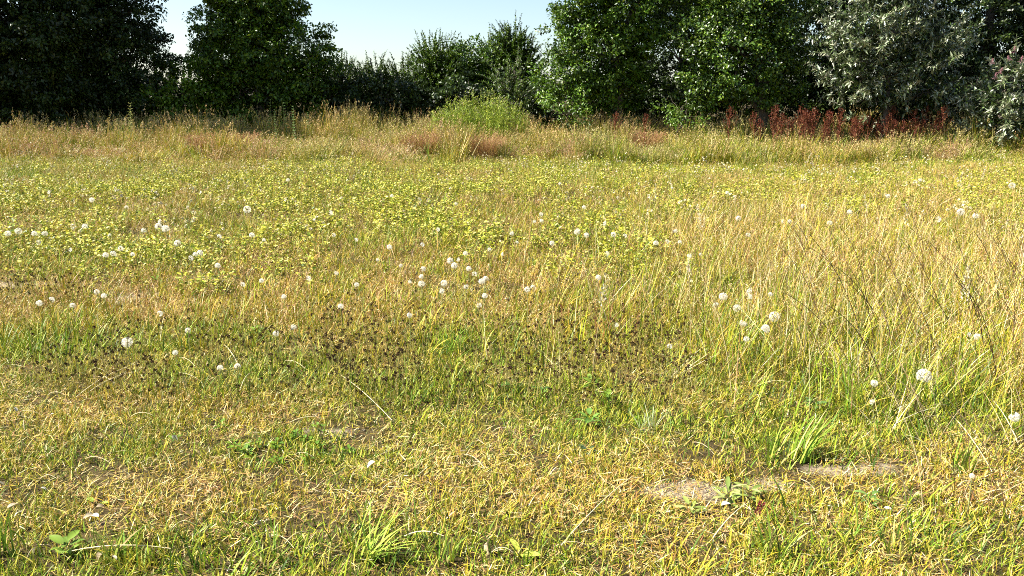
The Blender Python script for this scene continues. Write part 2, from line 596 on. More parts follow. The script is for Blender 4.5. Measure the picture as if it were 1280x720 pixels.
# short turf near the camera
cover('short_green_grass', 'short green turf in the mown foreground of the meadow', 'grass',
      [lib_short(G_GREEN * 3 + G_YEL * 2 + G_DRY[:2]) for _ in range(6)],
      spread((250, lambda x, y: 250 * yl(x, y) * np.clip(1.32 - dryness(x, y) * 1.35, .2, 1) * np.where(y < 5.5, 1, .35)), .9, 7.5), green_tint)
cover('short_dry_grass', 'short yellow and straw coloured turf in the foreground', 'grass',
      [lib_short(G_DRY * 2 + G_YEL * 3 + G_GREEN + G_BROWN, lean=.7, l1=.05, n=46, w1=.0038) for _ in range(6)],
      spread((230, lambda x, y: 230 * yl(x, y) * np.clip(dryness(x, y) * 1.5 - .3, .05, 1) * np.where(y < 5.5, 1, .45)), .9, 8.5), green_tint)
cover('straw_thatch', 'dead straw lying flat between the living grass', 'grass litter',
      [lib_thatch() for _ in range(5)],
      spread((150, lambda x, y: 150 * np.clip(.25 + dryness(x, y), .2, 1) * np.where(y < 6, 1, .5) * (1 - .45 * np.clip(bare(x, y), 0, 1))), .9, 10), lambda x, y: np.ones((len(x), 3)))
cover('fresh_green_grass', 'longer fresh green grass along the near edge of the turf', 'grass',
      [lib_mid_green(18, .1, .04, .11) for _ in range(4)],
      spread((75, lambda x, y: 75 * yl(x, y) * np.clip(blobs(x, y, GREEN) * 1.5 - .3 + (y < 2.3) * .3 + .4 * (vnoise(x, y, .3, 28) - .5), 0, 1)), 1.0, 4.4), lambda x, y: np.array([.9, .98, .9]) * np.ones((len(x), 3)))
def lib_crumbs(n=9):
    mb = MB()
    for _ in range(n):
        r = rng.uniform(.002, .006); c = np.array([rng.normal(0, .025), rng.normal(0, .025), r * .4])
        v = np.array([[1, 0, 0], [0, 1, 0], [-1, 0, 0], [0, -1, 0], [0, 0, .8], [0, 0, -.8]]) * r * rng.uniform(.6, 1.3, (6, 3)) + c
        f = [[0, 1, 4], [1, 2, 4], [2, 3, 4], [3, 0, 4], [1, 0, 5], [2, 1, 5], [3, 2, 5], [0, 3, 5]]
        mb.add(v, None, f, pick([(.30, .24, .16), (.20, .15, .09), (.38, .33, .25)], 1)[0])
    return mb


cover('soil_crumbs', 'small crumbs of dry earth on the bare patches of the turf', 'soil crumbs', [lib_crumbs() for _ in range(4)],
      spread((420, lambda x, y: 420 * np.clip(bare(x, y) * 1.5 - .2, 0, 1)), 1.5, 7.5), lambda x, y: np.ones((len(x), 3)))
# the open middle of the meadow
cover('meadow_grass', 'thin yellow green grass over the middle of the meadow', 'grass',
      [lib_mid_green(24, .15, .06, .17) for _ in range(5)],
      spread((58, lambda x, y: 58 * yl(x, y) * np.where(y < 4.2, .12 + .5 * (1 - dryness(x, y)) ** 2, .9) * np.clip(1.2 - .8 * dryness(x, y), .2, 1)), 3.2, 19), green_tint)
cover('dry_meadow_grass', 'dry straw coloured grass with fine seed heads across the meadow', 'grass',
      [lib_mid_dry(15, .15, .06, .18) for _ in range(6)],
      spread((56, lambda x, y: 56 * yl(x, y) * np.where(y < 4.6, .04, .75) * np.clip(.25 + dryness(x, y), 0, 1)), 4.0, 19.5), tint_mix((1, 1, .85), (1.05, .95, .9)))
cover('leafy_ground_cover', 'yellow green small leaved plants spread over the middle of the meadow', 'ground cover',
      [lib_leafy() for _ in range(6)],
      spread((34, lambda x, y: 34 * yl(x, y) * np.clip((y - 5.3) / 2.2, 0, 1) * np.where(y > 10.5, np.clip((18 - y) / 7.5, .12, 1) * (.45 + 1.1 * vnoise(x, y, .8, 34)), 1) * np.clip(2.2 * vnoise(x, y, 1.1, 31) + 1.4 * vnoise(x, y, .4, 32) - 1.25 - 1.1 * tallness(x, y), .03, 1)), 5, 18.5),
      lambda x, y: np.ones((len(x), 3)), .8, 1.4)
# rank dry grass on the right
cover('rank_dry_grass', 'knee high dry bleached grass on the right of the meadow', 'grass',
      [lib_mid_dry(17, .14, .16, .5) for _ in range(6)],
      spread((36, lambda x, y: 36 * yl(x, y) * tallness(x, y) * np.clip(1.9 * vnoise(x, y, .55, 33) - .05, 0, 1)), 3.2, 13), tint_mix((.75, .8, .75), (1.05, 1., 1.), .35, .8), .7, 1.15)
cover('rank_green_grass', 'long green grass blades at the foot of the rank dry grass', 'grass',
      [lib_mid_green(22, .13, .12, .32) for _ in range(5)],
      spread((48, lambda x, y: 48 * yl(x, y) * tallness(x, y) * np.clip(1.6 - .2 * y, .25, 1)), 3.2, 12), green_tint, .7, 1.15)
# bank of tall grass below the trees
edge = lambda x, y: 17.3 + 1.6 * (vnoise(x, y * 0, 2.2, 40) - .5) + 1.0 * (vnoise(x, y * 0, .7, 41) - .5)
TUSS = [(527, 201, .5, .7), (606, 203, .55, .7), (808, 196, .5, .7), (255, 201, .42, .6), (305, 199, .38, .6)]
bank = lambda x, y: np.clip((y - edge(x, y)) * 2, 0, 1) * (1 - np.clip(1.6 * blobs(x, y, TUSS), 0, 1))
bank_h = lambda x, y: (.55 + .42 * np.clip((y - 17.5) / 5, 0, 1) + .75 * (vnoise(x, y, 1.5, 42) - .5)) * (.55 + .8 * vnoise(x, y, .45, 43))
cover('tall_bank_grass', 'tall yellow grass with feathery heads on the bank below the trees', 'grass',
      [lib_tall() for _ in range(6)],
      spread((19, lambda x, y: 19 * bank(x, y) * np.clip(.1 + 1.5 * vnoise(x, y, .8, 44), 0, 1)), 16.5, 27, .70, 1), tint_mix((.8, .9, .8), (1., .92, .85)), .6, 1.2, bank_h)
cover('green_bank_grass', 'tall green grass growing among the yellow bank grass', 'grass',
      [lib_tall(32, .2, .4, .9, G_GREEN + G_YEL[:2], .15) for _ in range(4)],
      spread((17, lambda x, y: 17 * bank(x, y) * np.clip(2.6 * vnoise(x, y, 1.6, 45) - .5, 0, 1)), 16.5, 28, .70, 1), green_tint, .7, 1.1, bank_h)
cover('reddish_bank_grass', 'pinkish brown seeding grass in drifts on the bank', 'grass',
      [lib_tall(30, .2, .4, .9, G_DRY + G_BROWN + [(.45, .28, .14)], .7, [(.42, .24, .13), (.5, .32, .2), (.36, .2, .11)]) for _ in range(4)],
      spread((15, lambda x, y: 15 * bank(x, y) * np.clip(3.4 * vnoise(x, y, 1.0, 46) - 1.95, 0, 1)), 16.5, 27, .70, 1), lambda x, y: np.ones((len(x), 3)), .7, 1.05, bank_h)
# tiny far flowers
cover('small_white_flowers', 'tiny white flowers dotted through the far meadow', 'flowers',
      [lib_speck() for _ in range(4)],
      spread((6, lambda x, y: 6 * np.clip((y - 6) / 5, 0, 1) * np.clip(2.2 * vnoise(x, y, 1.1, 47) - .5, .05, 1)), 6.5, 21), lambda x, y: np.ones((len(x), 3)), .8, 1.7)

# ------------------------------------------------------------------ trees
LV_SHADED = [(.018, .034, .006), (.026, .046, .008), (.038, .062, .009)]  # greens darkened: the shade of backlit foliage is put into the leaf colour
LV_MID = [(.045, .10, .007), (.075, .14, .009), (.12, .18, .012), (.028, .06, .005)]
LV_LIT = [(.085, .16, .012), (.13, .20, .018), (.06, .12, .010)]  # greens brightened: sunlight on the leaves is put into their colour
LV_SIL = [(.28, .31, .19), (.40, .42, .30), (.15, .19, .08), (.08, .12, .04)]


def crown_mesh(name, lobes, pal, mat, dens, L, W, style, droop=.3):
    mb = MB()
    for (c, r) in lobes:
        vol = 4.19 * r[0] * r[1] * r[2]
        if style == 'broad':
            per = 70
            nb = max(6, int(vol * dens / per))
            u = rdir(nb)
            rr = 1 - .6 * rng.random(nb) ** 1.9
            bump = .74 + .5 * vnoise(u[:, 0] * 2 + u[:, 2] * 3, u[:, 1] * 2, .55, int(rng.integers(0, 60)))
            cc = c + u * np.array(r) * (rr * bump)[:, None]
            rc = U(.18, .42, nb)
            tone = np.clip(1 + rng.normal(0, .25, nb), .45, 1.6)
            o = rdir(nb * per) * (rng.random(nb * per) ** .45)[:, None]
            o[:, 2] *= .62
            P = np.repeat(cc, per, 0) + o * np.repeat(rc, per)[:, None]
            out = np.repeat(u, per, 0)
            D = rdir(nb * per) + .6 * out + np.array([0, 0, -droop])
            Nn = rdir(nb * per) * .8 + .5 * out + np.array([0, 0, .8])
            n = nb * per
            leaves(mb, P, D, Nn, U(.7, 1.25, n) * L, U(.7, 1.25, n) * W, pick(pal, n, .15) * np.repeat(tone, per)[:, None], .18)
        else:                                            # leafy shoots round a core of leaves coloured dark as inner shade
            nc = int(vol * .4 * 520)
            uc = rdir(nc)
            leaves(mb, c + uc * np.array(r) * (.72 * rng.random(nc) ** .4)[:, None], rdir(nc), rdir(nc, .8), U(.8, 1.3, nc) * .12, U(.8, 1.3, nc) * .065, pick(LV_SHADED, nc, .15), .15)
            per = 34
            nb = max(6, int(vol * dens / per))
            u = rdir(nb, .25)
            rr = 1 - .7 * rng.random(nb) ** 1.5
            cc = c + u * np.array(r) * rr[:, None] - np.array([0, 0, .15])
            dirs = unit(u * .55 + np.array([0, 0, 1.0]) * U(.35, 1.2, nb)[:, None] + rng.normal(0, .22, (nb, 3)))
            ln = U(.25, .58, nb)
            t = np.tile(np.linspace(.05, 1, per), nb)
            bend = np.repeat(u, per, 0) * (t ** 2 * .18)[:, None] - np.array([0, 0, 1]) * (t ** 2 * .1)[:, None]
            P = np.repeat(cc, per, 0) + np.repeat(dirs * ln[:, None], per, 0) * t[:, None] + bend
            n = nb * per
            D = rdir(n) * .9 + np.repeat(dirs, per, 0) * .55 + np.array([0, 0, -droop])
            sz = (1.05 - .55 * t) * U(.75, 1.2, n)
            tone = 1 + rng.normal(0, .14, nb)
            leaves(mb, P, D, rdir(n) * .5 + np.array([0, 0, 1.]), sz * L, sz * W, pick(pal, n, .15) * np.repeat(tone, per)[:, None], .2, wide=.4)
            for i in range(nb):                          # the shoot's twig
                tt = np.array([0, .5, 1.0])
                pp = cc[i] + dirs[i] * ln[i] * tt[:, None] + u[i] * (tt ** 2 * .18)[:, None] - np.array([0, 0, 1]) * (tt ** 2 * .1)[:, None]
                tube(mb, pp, [.008, .005, .002], (.09, .075, .04), 3)
    return mb.mesh(name, mat)


def limb_path(a, b, wob=.12, n=6):
    a, b = np.array(a, float), np.array(b, float)
    t = np.linspace(0, 1, n)[:, None]
    ctrl = (a + b) / 2 + np.array([0, 0, .18 * np.linalg.norm((b - a)[:2])])
    p = (1 - t) ** 2 * a + 2 * t * (1 - t) * ctrl + t ** 2 * b
    w = rng.normal(0, wob * .35, (n, 3)); w[0] = 0
    return p + w


def tree(name, label, cat, px, Yd, lobes_px, pal, mat, dens, L, W, style='broad', depth=.85, trunk_r=.13, droop=.3, group=None, extra=None):
    """lobes_px: crown masses as (px, py, rx, ry, dY) seen from the path; turned into metres at distance Yd"""
    base = gy(px, 150, Yd); base[2] = float(ground_z(np.array([base[0]]), np.array([Yd]))[0]) - .03
    root = put(name, None, loc=base)
    root.empty_display_size = .3
    tag(root, label, cat, group)
    k = Yd / cos(PITCH) / F_PX * .985
    lobes = []
    for lb in lobes_px:
        dY = lb[4] if len(lb) > 4 else 0
        c = gy(lb[0], lb[1], Yd + dY) - base
        rx, rz = lb[2] * k, lb[3] * k
        lobes.append((c, (rx, max(.35, min(rx, rz) * depth), rz)))
    top = max(c[2] + r[2] * .3 for c, r in lobes)
    mb = MB()
    cx = np.mean([c[0] for c, r in lobes])
    pts = np.array([[0, 0, 0], [.04, .02, top * .2], [cx * .3, 0, top * .5], [cx * .6, .03, top * .75], [cx, 0, top]])
    tube(mb, pts, [trunk_r * 1.35, trunk_r, trunk_r * .75, trunk_r * .5, trunk_r * .2], sides=9)
    put('trunk', mb.mesh('trunk', M_BARK, True), root)
    for c, r in lobes:
        mb = MB()
        hz = max(.25, min(c[2] - r[2] * .4, top * .8))
        st = np.array([np.interp(hz * .8, pts[:, 2], pts[:, 0]), 0, hz * .8])
        tube(mb, limb_path(st, c), np.linspace(trunk_r * .5, trunk_r * .12, 6), sides=6)
        for j in range(5):
            e = c + rdir(1, .3)[0] * np.array(r) * .8
            tube(mb, limb_path(st * .35 + c * .65, e, .1, 5), np.linspace(trunk_r * .22, .008, 5), sides=4)
        put('limb', mb.mesh('limb', M_BARK, True), root)
    put('crown', crown_mesh('crown', lobes, pal, mat, dens, L, W, style, droop), root)
    return root


tree('dark_tree', 'large near black shaded tree filling the far left edge of the photo', 'tree', 8, 23.6,
     [(-75, 60, 95, 105), (15, 10, 85, 120), (55, 95, 62, 62), (-15, -120, 130, 95), (5, 95, 70, 60), (80, 30, 55, 60)], LV_SHADED, M_LEAF, 800, .115, .066, trunk_r=.17)
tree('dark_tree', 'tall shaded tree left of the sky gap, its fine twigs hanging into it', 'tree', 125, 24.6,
     [(118, 30, 72, 105), (160, 75, 50, 62), (110, 115, 66, 42), (172, 5, 38, 55), (150, -45, 50, 45), (95, -60, 70, 55)], LV_SHADED, M_LEAF, 800, .105, .06, trunk_r=.15)
tree('leafy_bush', 'sunlit green bush at the foot of the sky gap', 'bush', 228, 24.9,
     [(230, 108, 28, 38), (207, 116, 28, 32), (250, 122, 30, 28)], [(.12, .21, .015), (.16, .24, .02), (.08, .15, .012)], M_LEAF, 1100, .12, .07, trunk_r=.06)  # leaf greens raised so the bush looks sunlit
tree('round_tree', 'round dark green tree right of the narrow sky gap', 'tree', 325, 25.2,
     [(308, 45, 64, 62), (360, 66, 54, 56), (272, 75, 38, 52), (325, -15, 60, 48), (335, 112, 84, 40), (285, 15, 40, 40), (285, 120, 40, 34), (385, 100, 34, 36)], LV_MID, M_LEAF, 950, .115, .068, trunk_r=.16)
for (px, cyy, rx, ry, lab) in [
        (428, 112, 32, 34, 'leftmost shrub of the low hedge, against the round tree'),
        (466, 116, 30, 36, 'feathery topped shrub second from the left in the low hedge'),
        (503, 114, 28, 34, 'lowest shrub in the dip of the middle hedge line')]:
    tree('hedge_shrub', lab, 'shrub', px, 27.0 + rng.uniform(-.5, .5), [(px, cyy, rx, ry), (px + 6, cyy + 22, rx, 24)], LV_MID + LV_SHADED, M_LEAF, 2600, .11, .052, 'shoot', 1.0, .06, .1, group='shrubs of the low hedge')
tree('hedge_tree', 'bushy small tree right of the dip in the hedge', 'tree', 545, 27.5,
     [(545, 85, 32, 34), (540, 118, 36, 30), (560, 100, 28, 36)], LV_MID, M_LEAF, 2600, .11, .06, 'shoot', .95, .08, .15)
tree('hedge_tree', 'round topped small tree just left of the pointed tree', 'tree', 588, 27.8,
     [(585, 84, 30, 32), (592, 112, 34, 32)], LV_MID, M_LEAF, 1500, .11, .065, 'broad', .95, .08)
tree('pointed_tree', 'pointed tree with upswept branches standing highest in the middle gap', 'tree', 636, 28.6,
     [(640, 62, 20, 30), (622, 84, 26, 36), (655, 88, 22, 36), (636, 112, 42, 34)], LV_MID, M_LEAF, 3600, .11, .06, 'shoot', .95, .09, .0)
tree('pale_bush', 'pale grey green upright bush in front of the pointed tree', 'bush', 632, 24.6,
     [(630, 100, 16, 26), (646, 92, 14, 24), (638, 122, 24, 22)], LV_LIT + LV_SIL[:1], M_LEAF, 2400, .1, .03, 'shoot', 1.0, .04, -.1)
tree('broad_tree', 'broad leafy tree whose left side catches the sun, right of the open sky', 'tree', 770, 23.8,
     [(746, 58, 64, 66), (708, 100, 40, 38), (792, 12, 62, 56), (745, -30, 62, 55), (770, 108, 62, 36), (728, 25, 30, 32), (790, -90, 70, 55)], LV_MID + LV_LIT[:1], M_LEAF, 1100, .10, .06, trunk_r=.18)
tree('glossy_tree', 'glossy leaved tree with a sunlit left flank, beside the silver leaved tree', 'tree', 950, 22.6,
     [(925, 55, 72, 66), (880, 98, 36, 42), (950, -10, 72, 62), (962, 92, 44, 46), (900, 5, 44, 52), (915, 116, 52, 30), (930, -70, 60, 40)], LV_MID, M_GLOSS, 1200, .095, .056, trunk_r=.17)
tree('silver_tree', 'silver leaved tree with pale narrow leaves behind the red docks', 'tree', 1105, 20.6,
     [(1072, 40, 40, 46), (1062, 92, 32, 34), (1100, 118, 46, 28), (1160, 62, 40, 48), (1120, -12, 66, 48), (1168, 112, 42, 34), (1110, 70, 40, 40)], LV_SIL, M_GLOSS, 520, .21, .056, 'shoot', 1.25, .07, .35)
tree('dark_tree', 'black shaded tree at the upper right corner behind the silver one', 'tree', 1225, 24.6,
     [(1225, 30, 80, 95), (1150, 60, 66, 90), (1300, 60, 80, 100), (1230, 110, 80, 50), (1220, -100, 110, 80)], LV_SHADED, M_LEAF, 620, .11, .06, trunk_r=.17)
tree('dark_tree', 'added dark tree filling the shade between the glossy tree and the silver tree', 'tree', 1030, 26.0,
     [(1025, 60, 70, 80), (1040, 110, 70, 50), (1035, -50, 90, 75)], LV_SHADED, M_LEAF, 560, .12, .065, trunk_r=.15)  # added behind the gap, its darkened leaves stand for the shade there
tree('dark_tree', 'added dark tree filling the shade behind and between the two broad green trees', 'tree', 850, 27.0,
     [(850, 60, 70, 75), (850, 115, 80, 42), (850, -50, 80, 70)], LV_SHADED, M_LEAF, 560, .12, .065, trunk_r=.15)  # added tree, dark leaves plug the black gap between the crowns
tree('large_leaved_shrub', 'pale large leaved shrub with pink flower tips at the right edge', 'shrub', 1252, 19.4,
     [(1250, 128, 36, 36), (1272, 100, 30, 36), (1238, 152, 34, 26), (1290, 130, 34, 40), (1272, 158, 40, 24)], LV_SIL, M_GLOSS, 720, .22, .062, 'shoot', .9, .05, .3)
tree('low_bush', 'low light green bush in front of the two broad trees', 'bush', 845, 21.6,
     [(846, 138, 24, 20), (862, 148, 20, 16)], LV_LIT, M_LEAF, 1100, .08, .04, 'broad', 1.0, .04)
tree('low_bush', 'low leafy bush at the left foot of the broad tree', 'bush', 705, 22.4,
     [(705, 138, 26, 18), (722, 148, 24, 14)], LV_LIT + LV_MID, M_LEAF, 1100, .09, .05, 'broad', 1.0, .04)
for (px, w, lab) in [(60, 70, 'added dark bush filling the shade under the far left trees'), (165, 66, 'added dark bush filling the shade under the twiggy left tree'),
                     (325, 55, 'added dark bush filling the shade under the round tree'), (400, 50, 'added dark bush filling the shade right of the round tree'), (480, 60, 'added dark bush filling the shade under the dip of the hedge'),
                     (565, 50, 'added dark bush filling the shade behind the pale mounded shrub'), (670, 40, 'added dark bush filling the shade right of the pointed tree'),
                     (750, 60, 'added dark bush filling the shade left below the broad tree'), (850, 60, 'added dark bush filling the shade between the broad tree and the glossy tree'), (940, 60, 'added dark bush filling the shade under the glossy tree'), (1045, 60, 'added dark bush filling the shade behind the red docks'), (1115, 60, 'added dark bush filling the shade behind the silver tree'),
                     (1200, 60, 'added dark bush filling the shade left of the pink flowered shrub')]:
    tree('shade_fill_bush', lab, 'bush', px, 25.6 if px < 1100 else 22.6, [(px, 132, w, 32), (px + 12, 118, w * .6, 28)], LV_SHADED, M_LEAF, 900, .12, .07, 'broad', .8, .05, group='added bushes filling the shade of the tree line')  # added bushes, leaves darkened to fill the shade below the crowns

# mounded pale shrub in the middle of the bank
P0 = gy(596, 150, 21.3); P0[2] = 0
rt = put('mounded_shrub', None, loc=P0)
tag(rt, 'pale green mounded shrub of upright leafy stems in the middle of the bank', 'shrub')
stems = MB(); fol = MB(); tops = MB()
n = 420
q = disk(n, 1.0); q[:, 0] *= 1.3; q[:, 1] *= .8
hh = 1.5 * np.sqrt(np.clip(1 - .72 * (q[:, 0] / 1.3) ** 2 - .3 * (q[:, 1] / .8) ** 2, .1, 1)) * U(.74, 1.1, n) * (1 + .06 * q[:, 0]) * (.85 + .3 * vnoise(q[:, 0], q[:, 1], .35, 51))
tip, d = blades(stems, q, hh, U(.006, .009, n), np.arctan2(q[:, 1], q[:, 0]) + rng.normal(0, .4, n), U(0, .18, n), U(0, .2, n), pick(G_GREEN, n), 3, taper=.4)
for j in range(26):
    t = .3 + .7 * j / 25
    P = q + (tip - q) * t
    a = U(0, 2 * pi, n)
    leaves(fol, P, np.stack([np.cos(a), np.sin(a), U(.5, 1.3, n)], 1), rdir(n, 1.), U(.06, .1, n), U(.014, .022, n), pick([(.22, .29, .03), (.32, .36, .045), (.14, .20, .02)], n))
panicle(tops, tip, d, 5, .08, .03, [(.34, .26, .2), (.3, .3, .12), (.4, .33, .24)], .5)
put('stems', stems.mesh('stems', M_G), rt); put('foliage', fol.mesh('foliage', M_G), rt); put('flower_tips', tops.mesh('flower_tips', M_G), rt)

# pink flower spikes belonging to the large leaved shrub
shrub = [o for o in bpy.data.objects if o.name == 'large_leaved_shrub'][0]
sb = np.array(shrub.location)
fm = MB()
n = 70
t = rng.random(n)
leaves(fm, np.stack([rng.normal(0, .035, n) * (1 - t), rng.normal(0, .035, n) * (1 - t), t * .2], 1), rdir(n, .3), rdir(n), .025, .018, pick([(.42, .2, .24), (.5, .27, .3), (.3, .14, .14)], n))
fme = fm.mesh('flower_spike', M_G)
for (px, py, dy) in [(1262, 76, -.6), (1240, 80, -.5), (1276, 78, -.7), (1249, 92, -.75), (1244, 99, -.7), (1268, 66, -.3)]:
    put('flower_spike', fme, shrub, gy(px, py, 19.4 + dy) - sb, (rng.normal(0, .3), rng.normal(0, .3), 0), .8)


# ------------------------------------------------------------------ individual plants on the bank
def dock_mesh(seed):
    st, fl = MB(), MB()
    H = .95
    tube(st, [[0, 0, 0], [.01, .01, H * .5], [.0, .03, H]], [.008, .006, .003], (.22, .08, .04), 5)
    for b in range(9):
        z0 = H * (.4 + .06 * b); a = b * 2.4 + seed; ln = .34 * (1 - b / 12)
        e = np.array([cos(a) * ln * .45, sin(a) * ln * .45, z0 + ln])
        s0 = np.array([0, .02, z0])
        tube(st, [s0, (s0 + e) / 2 + [cos(a) * .03, sin(a) * .03, -.02], e], [.004, .003, .0015], (.25, .09, .045), 4)
        k = 34
        t = rng.random((k, 1))
        leaves(fl, s0 + (e - s0) * (.15 + .85 * t) + rng.normal(0, .014, (k, 3)), rdir(k), rdir(k), .022, .018, pick([(.08, .015, .007), (.12, .024, .010), (.045, .010, .006), (.18, .06, .02)], k))
    k = 60
    t = rng.random((k, 1))
    leaves(fl, np.array([0, .02, H * .5]) + np.array([0, 0, H * .52]) * t + rng.normal(0, .018, (k, 3)), rdir(k), rdir(k), .022, .018, pick([(.08, .015, .007), (.12, .024, .010), (.045, .010, .006)], k))
    return st.mesh('stem', M_STEM), fl.mesh('seed_cluster', M_G)


docks = [dock_mesh(i) for i in range(3)]


def plant(name, label, cat, group, loc, parts, rz=0, s=1.0, tilt=(0, 0)):
    r = put(name, None, loc=loc, rot=(tilt[0], tilt[1], rz), scale=s)
    r.empty_display_size = .05
    tag(r, label, cat, group)
    for nm, me in parts:
        put(nm, me, r)
    return r


i = 0
for (x0, x1, top, cnt) in [(945, 995, 124, 11), (998, 1052, 128, 10), (1045, 1085, 136, 6), (1080, 1125, 134, 7), (1130, 1178, 126, 10)]:
    for j in range(cnt):
        px = rng.normal((x0 + x1) / 2, (x1 - x0) * .42)
        Yd = U(19.4, 20.3, 1)[0]
        tp = gy(px, top + 3 + rng.uniform(0, 22), Yd)
        st, fl = docks[i % 3]; i += 1
        plant('dock_plant', 'rust red dried dock in the stand below the silver leaved tree', 'dock', 'red docks along the bank',
              (tp[0], Yd, 0), [('stem', st), ('seed_cluster', fl)], rng.random() * 6.3, max(.55, tp[2] / .98), (rng.normal(0, .06), rng.normal(0, .06)))
for (px, py, lab) in [(806, 140, 'rust brown dock stalk standing before the low light green bush'), (768, 138, 'thin rust brown dock stalk leaning under the broad tree')]:
    tp = gy(px, py, 20.5)
    st, fl = docks[i % 3]; i += 1
    plant('dock_plant', lab, 'dock', None, (tp[0], 20.5, 0), [('stem', st), ('seed_cluster', fl)], 1.0, tp[2] / .98, (0, .15))


def nettle_mesh(pal, H=1.0, ls=.075, lw=.03):
    st, fl = MB(), MB()
    tube(st, [[0, 0, 0], [.02, 0, H * .5], [.03, .02, H]], [.007, .005, .002], (.16, .2, .06), 5)
    for j in range(16):
        z = H * (.12 + .86 * j / 15)
        for s in range(4):
            a = j * .8 + s * pi / 2
            leaves(fl, np.array([[.02 * z, 0, z]]), np.array([[cos(a), sin(a), .5]]), np.array([[0, 0, 1.]]), ls * (1.15 - .6 * j / 15), lw * (1.15 - .5 * j / 15), pick(pal, 1))
    return [('stem', st.mesh('stem', M_STEM)), ('foliage', fl.mesh('foliage', M_G))]


NET = [nettle_mesh([(.09, .17, .05), (.13, .22, .07), (.17, .25, .1)]) for _ in range(2)]
for k, (px, py, lab) in enumerate([(328, 124, 'tallest green nettle stalk below the round tree'), (316, 138, 'short green nettle stalk left of the tallest one'),
                                   (356, 128, 'green nettle stalk in the middle of the clump below the round tree'), (344, 136, 'short green nettle between two tall nettle stalks'),
                                   (368, 132, 'green nettle stalk on the right of the clump below the round tree'), (379, 140, 'small outermost nettle right of the clump below the round tree'),
                                   (302, 141, 'small outermost nettle left of the clump below the round tree')]):
    tp = gy(px, py, 21.6)
    plant('nettle', lab, 'nettle', 'nettles below the round tree', (tp[0], 21.6 + rng.uniform(-.3, .3), 0), NET[k % 2], k * 1.3, tp[2], (rng.normal(0, .05), rng.normal(0, .05)))
WEED = nettle_mesh([(.25, .27, .07), (.32, .33, .1)], 1.0, .12, .018)
tp = gy(156, 128, 21.0)
plant('tall_weed', 'yellow green narrow leaved weed standing before the dark left trees', 'weed', None, (tp[0], 21, 0), WEED, 0, tp[2], (.05, .1))
tp = gy(163, 136, 21.2)
plant('tall_weed', 'smaller yellow green weed leaning right beside the taller one', 'weed', None, (tp[0], 21.2, 0), WEED, 2, tp[2], (.0, .3))

# brown tussocks on the front edge of the bank
for (px, py, w, lab) in [(527, 198, .5, 'reddish brown grass tussock below the mounded shrub, on its left'),
                         (606, 200, .56, 'russet drooping grass tussock right below the mounded shrub'),
                         (808, 193, .5, 'russet brown grass tussock below the low light green bush'),
                         (255, 198, .42, 'shaded brown grass tussock at the bank foot below the sky gap'),
                         (305, 196, .36, 'narrow brown grass tussock at the bank foot below the round tree')]:
    b = gp(px, py)
    bl, hd = MB(), MB()
    n = 460
    P = disk(n, w * .6)
    ph = np.arctan2(P[:, 1], P[:, 0]) + rng.normal(0, .5, n)
    tip, d = blades(bl, P, U(.38, .7, n), U(.006, .011, n), ph, U(0, .3, n), U(.2, .9, n), pick(G_BROWN * 2 + G_DRY[1:2] + [(.34, .17, .07)], n, .15), 4, taper=.6)
    panicle(hd, tip, d, 6, .12, .03, [(.40, .21, .10), (.46, .27, .15), (.32, .16, .08)], .5)
    plant('grass_tussock', lab, 'grass tussock', 'brown tussocks along the bank', (b[0], b[1], -.01), [('blades', bl.mesh('blades', M_G)), ('seed_heads', hd.mesh('seed_heads', M_G))])


# ------------------------------------------------------------------ dandelion clocks
def clock_meshes(dens=130, side=-.75):
    pf, core = MB(), MB()
    u = rdir(dens)
    u = u[(u[:, 2] > -.75) & (u[:, 0] > side)]
    k = len(u)
    for s in range(7):                                   # parachutes: hair rays
        a = s * 2 * pi / 7 + rng.random(k)
        e1 = unit(np.cross(u, rdir(k))); e2 = np.cross(u, e1)
        dd = e1 * np.cos(a)[:, None] + e2 * np.sin(a)[:, None] + u * .5
        leaves(pf, u * U(.68, .8, k)[:, None], dd, u, .30, .062, np.tile([.88, .85, .74], (k, 1)), 0)
    leaves(pf, u * .2, u, rdir(k), .6, .03, np.tile([.7, .66, .55], (k, 1)), 0)
    w = rdir(60)
    leaves(core, w * .05, w, rdir(60), .2, .07, pick([(.24, .17, .09), (.32, .24, .13)], 60))
    return pf.mesh('seed_ball', M_FLUFF), core.mesh('seed_core', M_SEED)


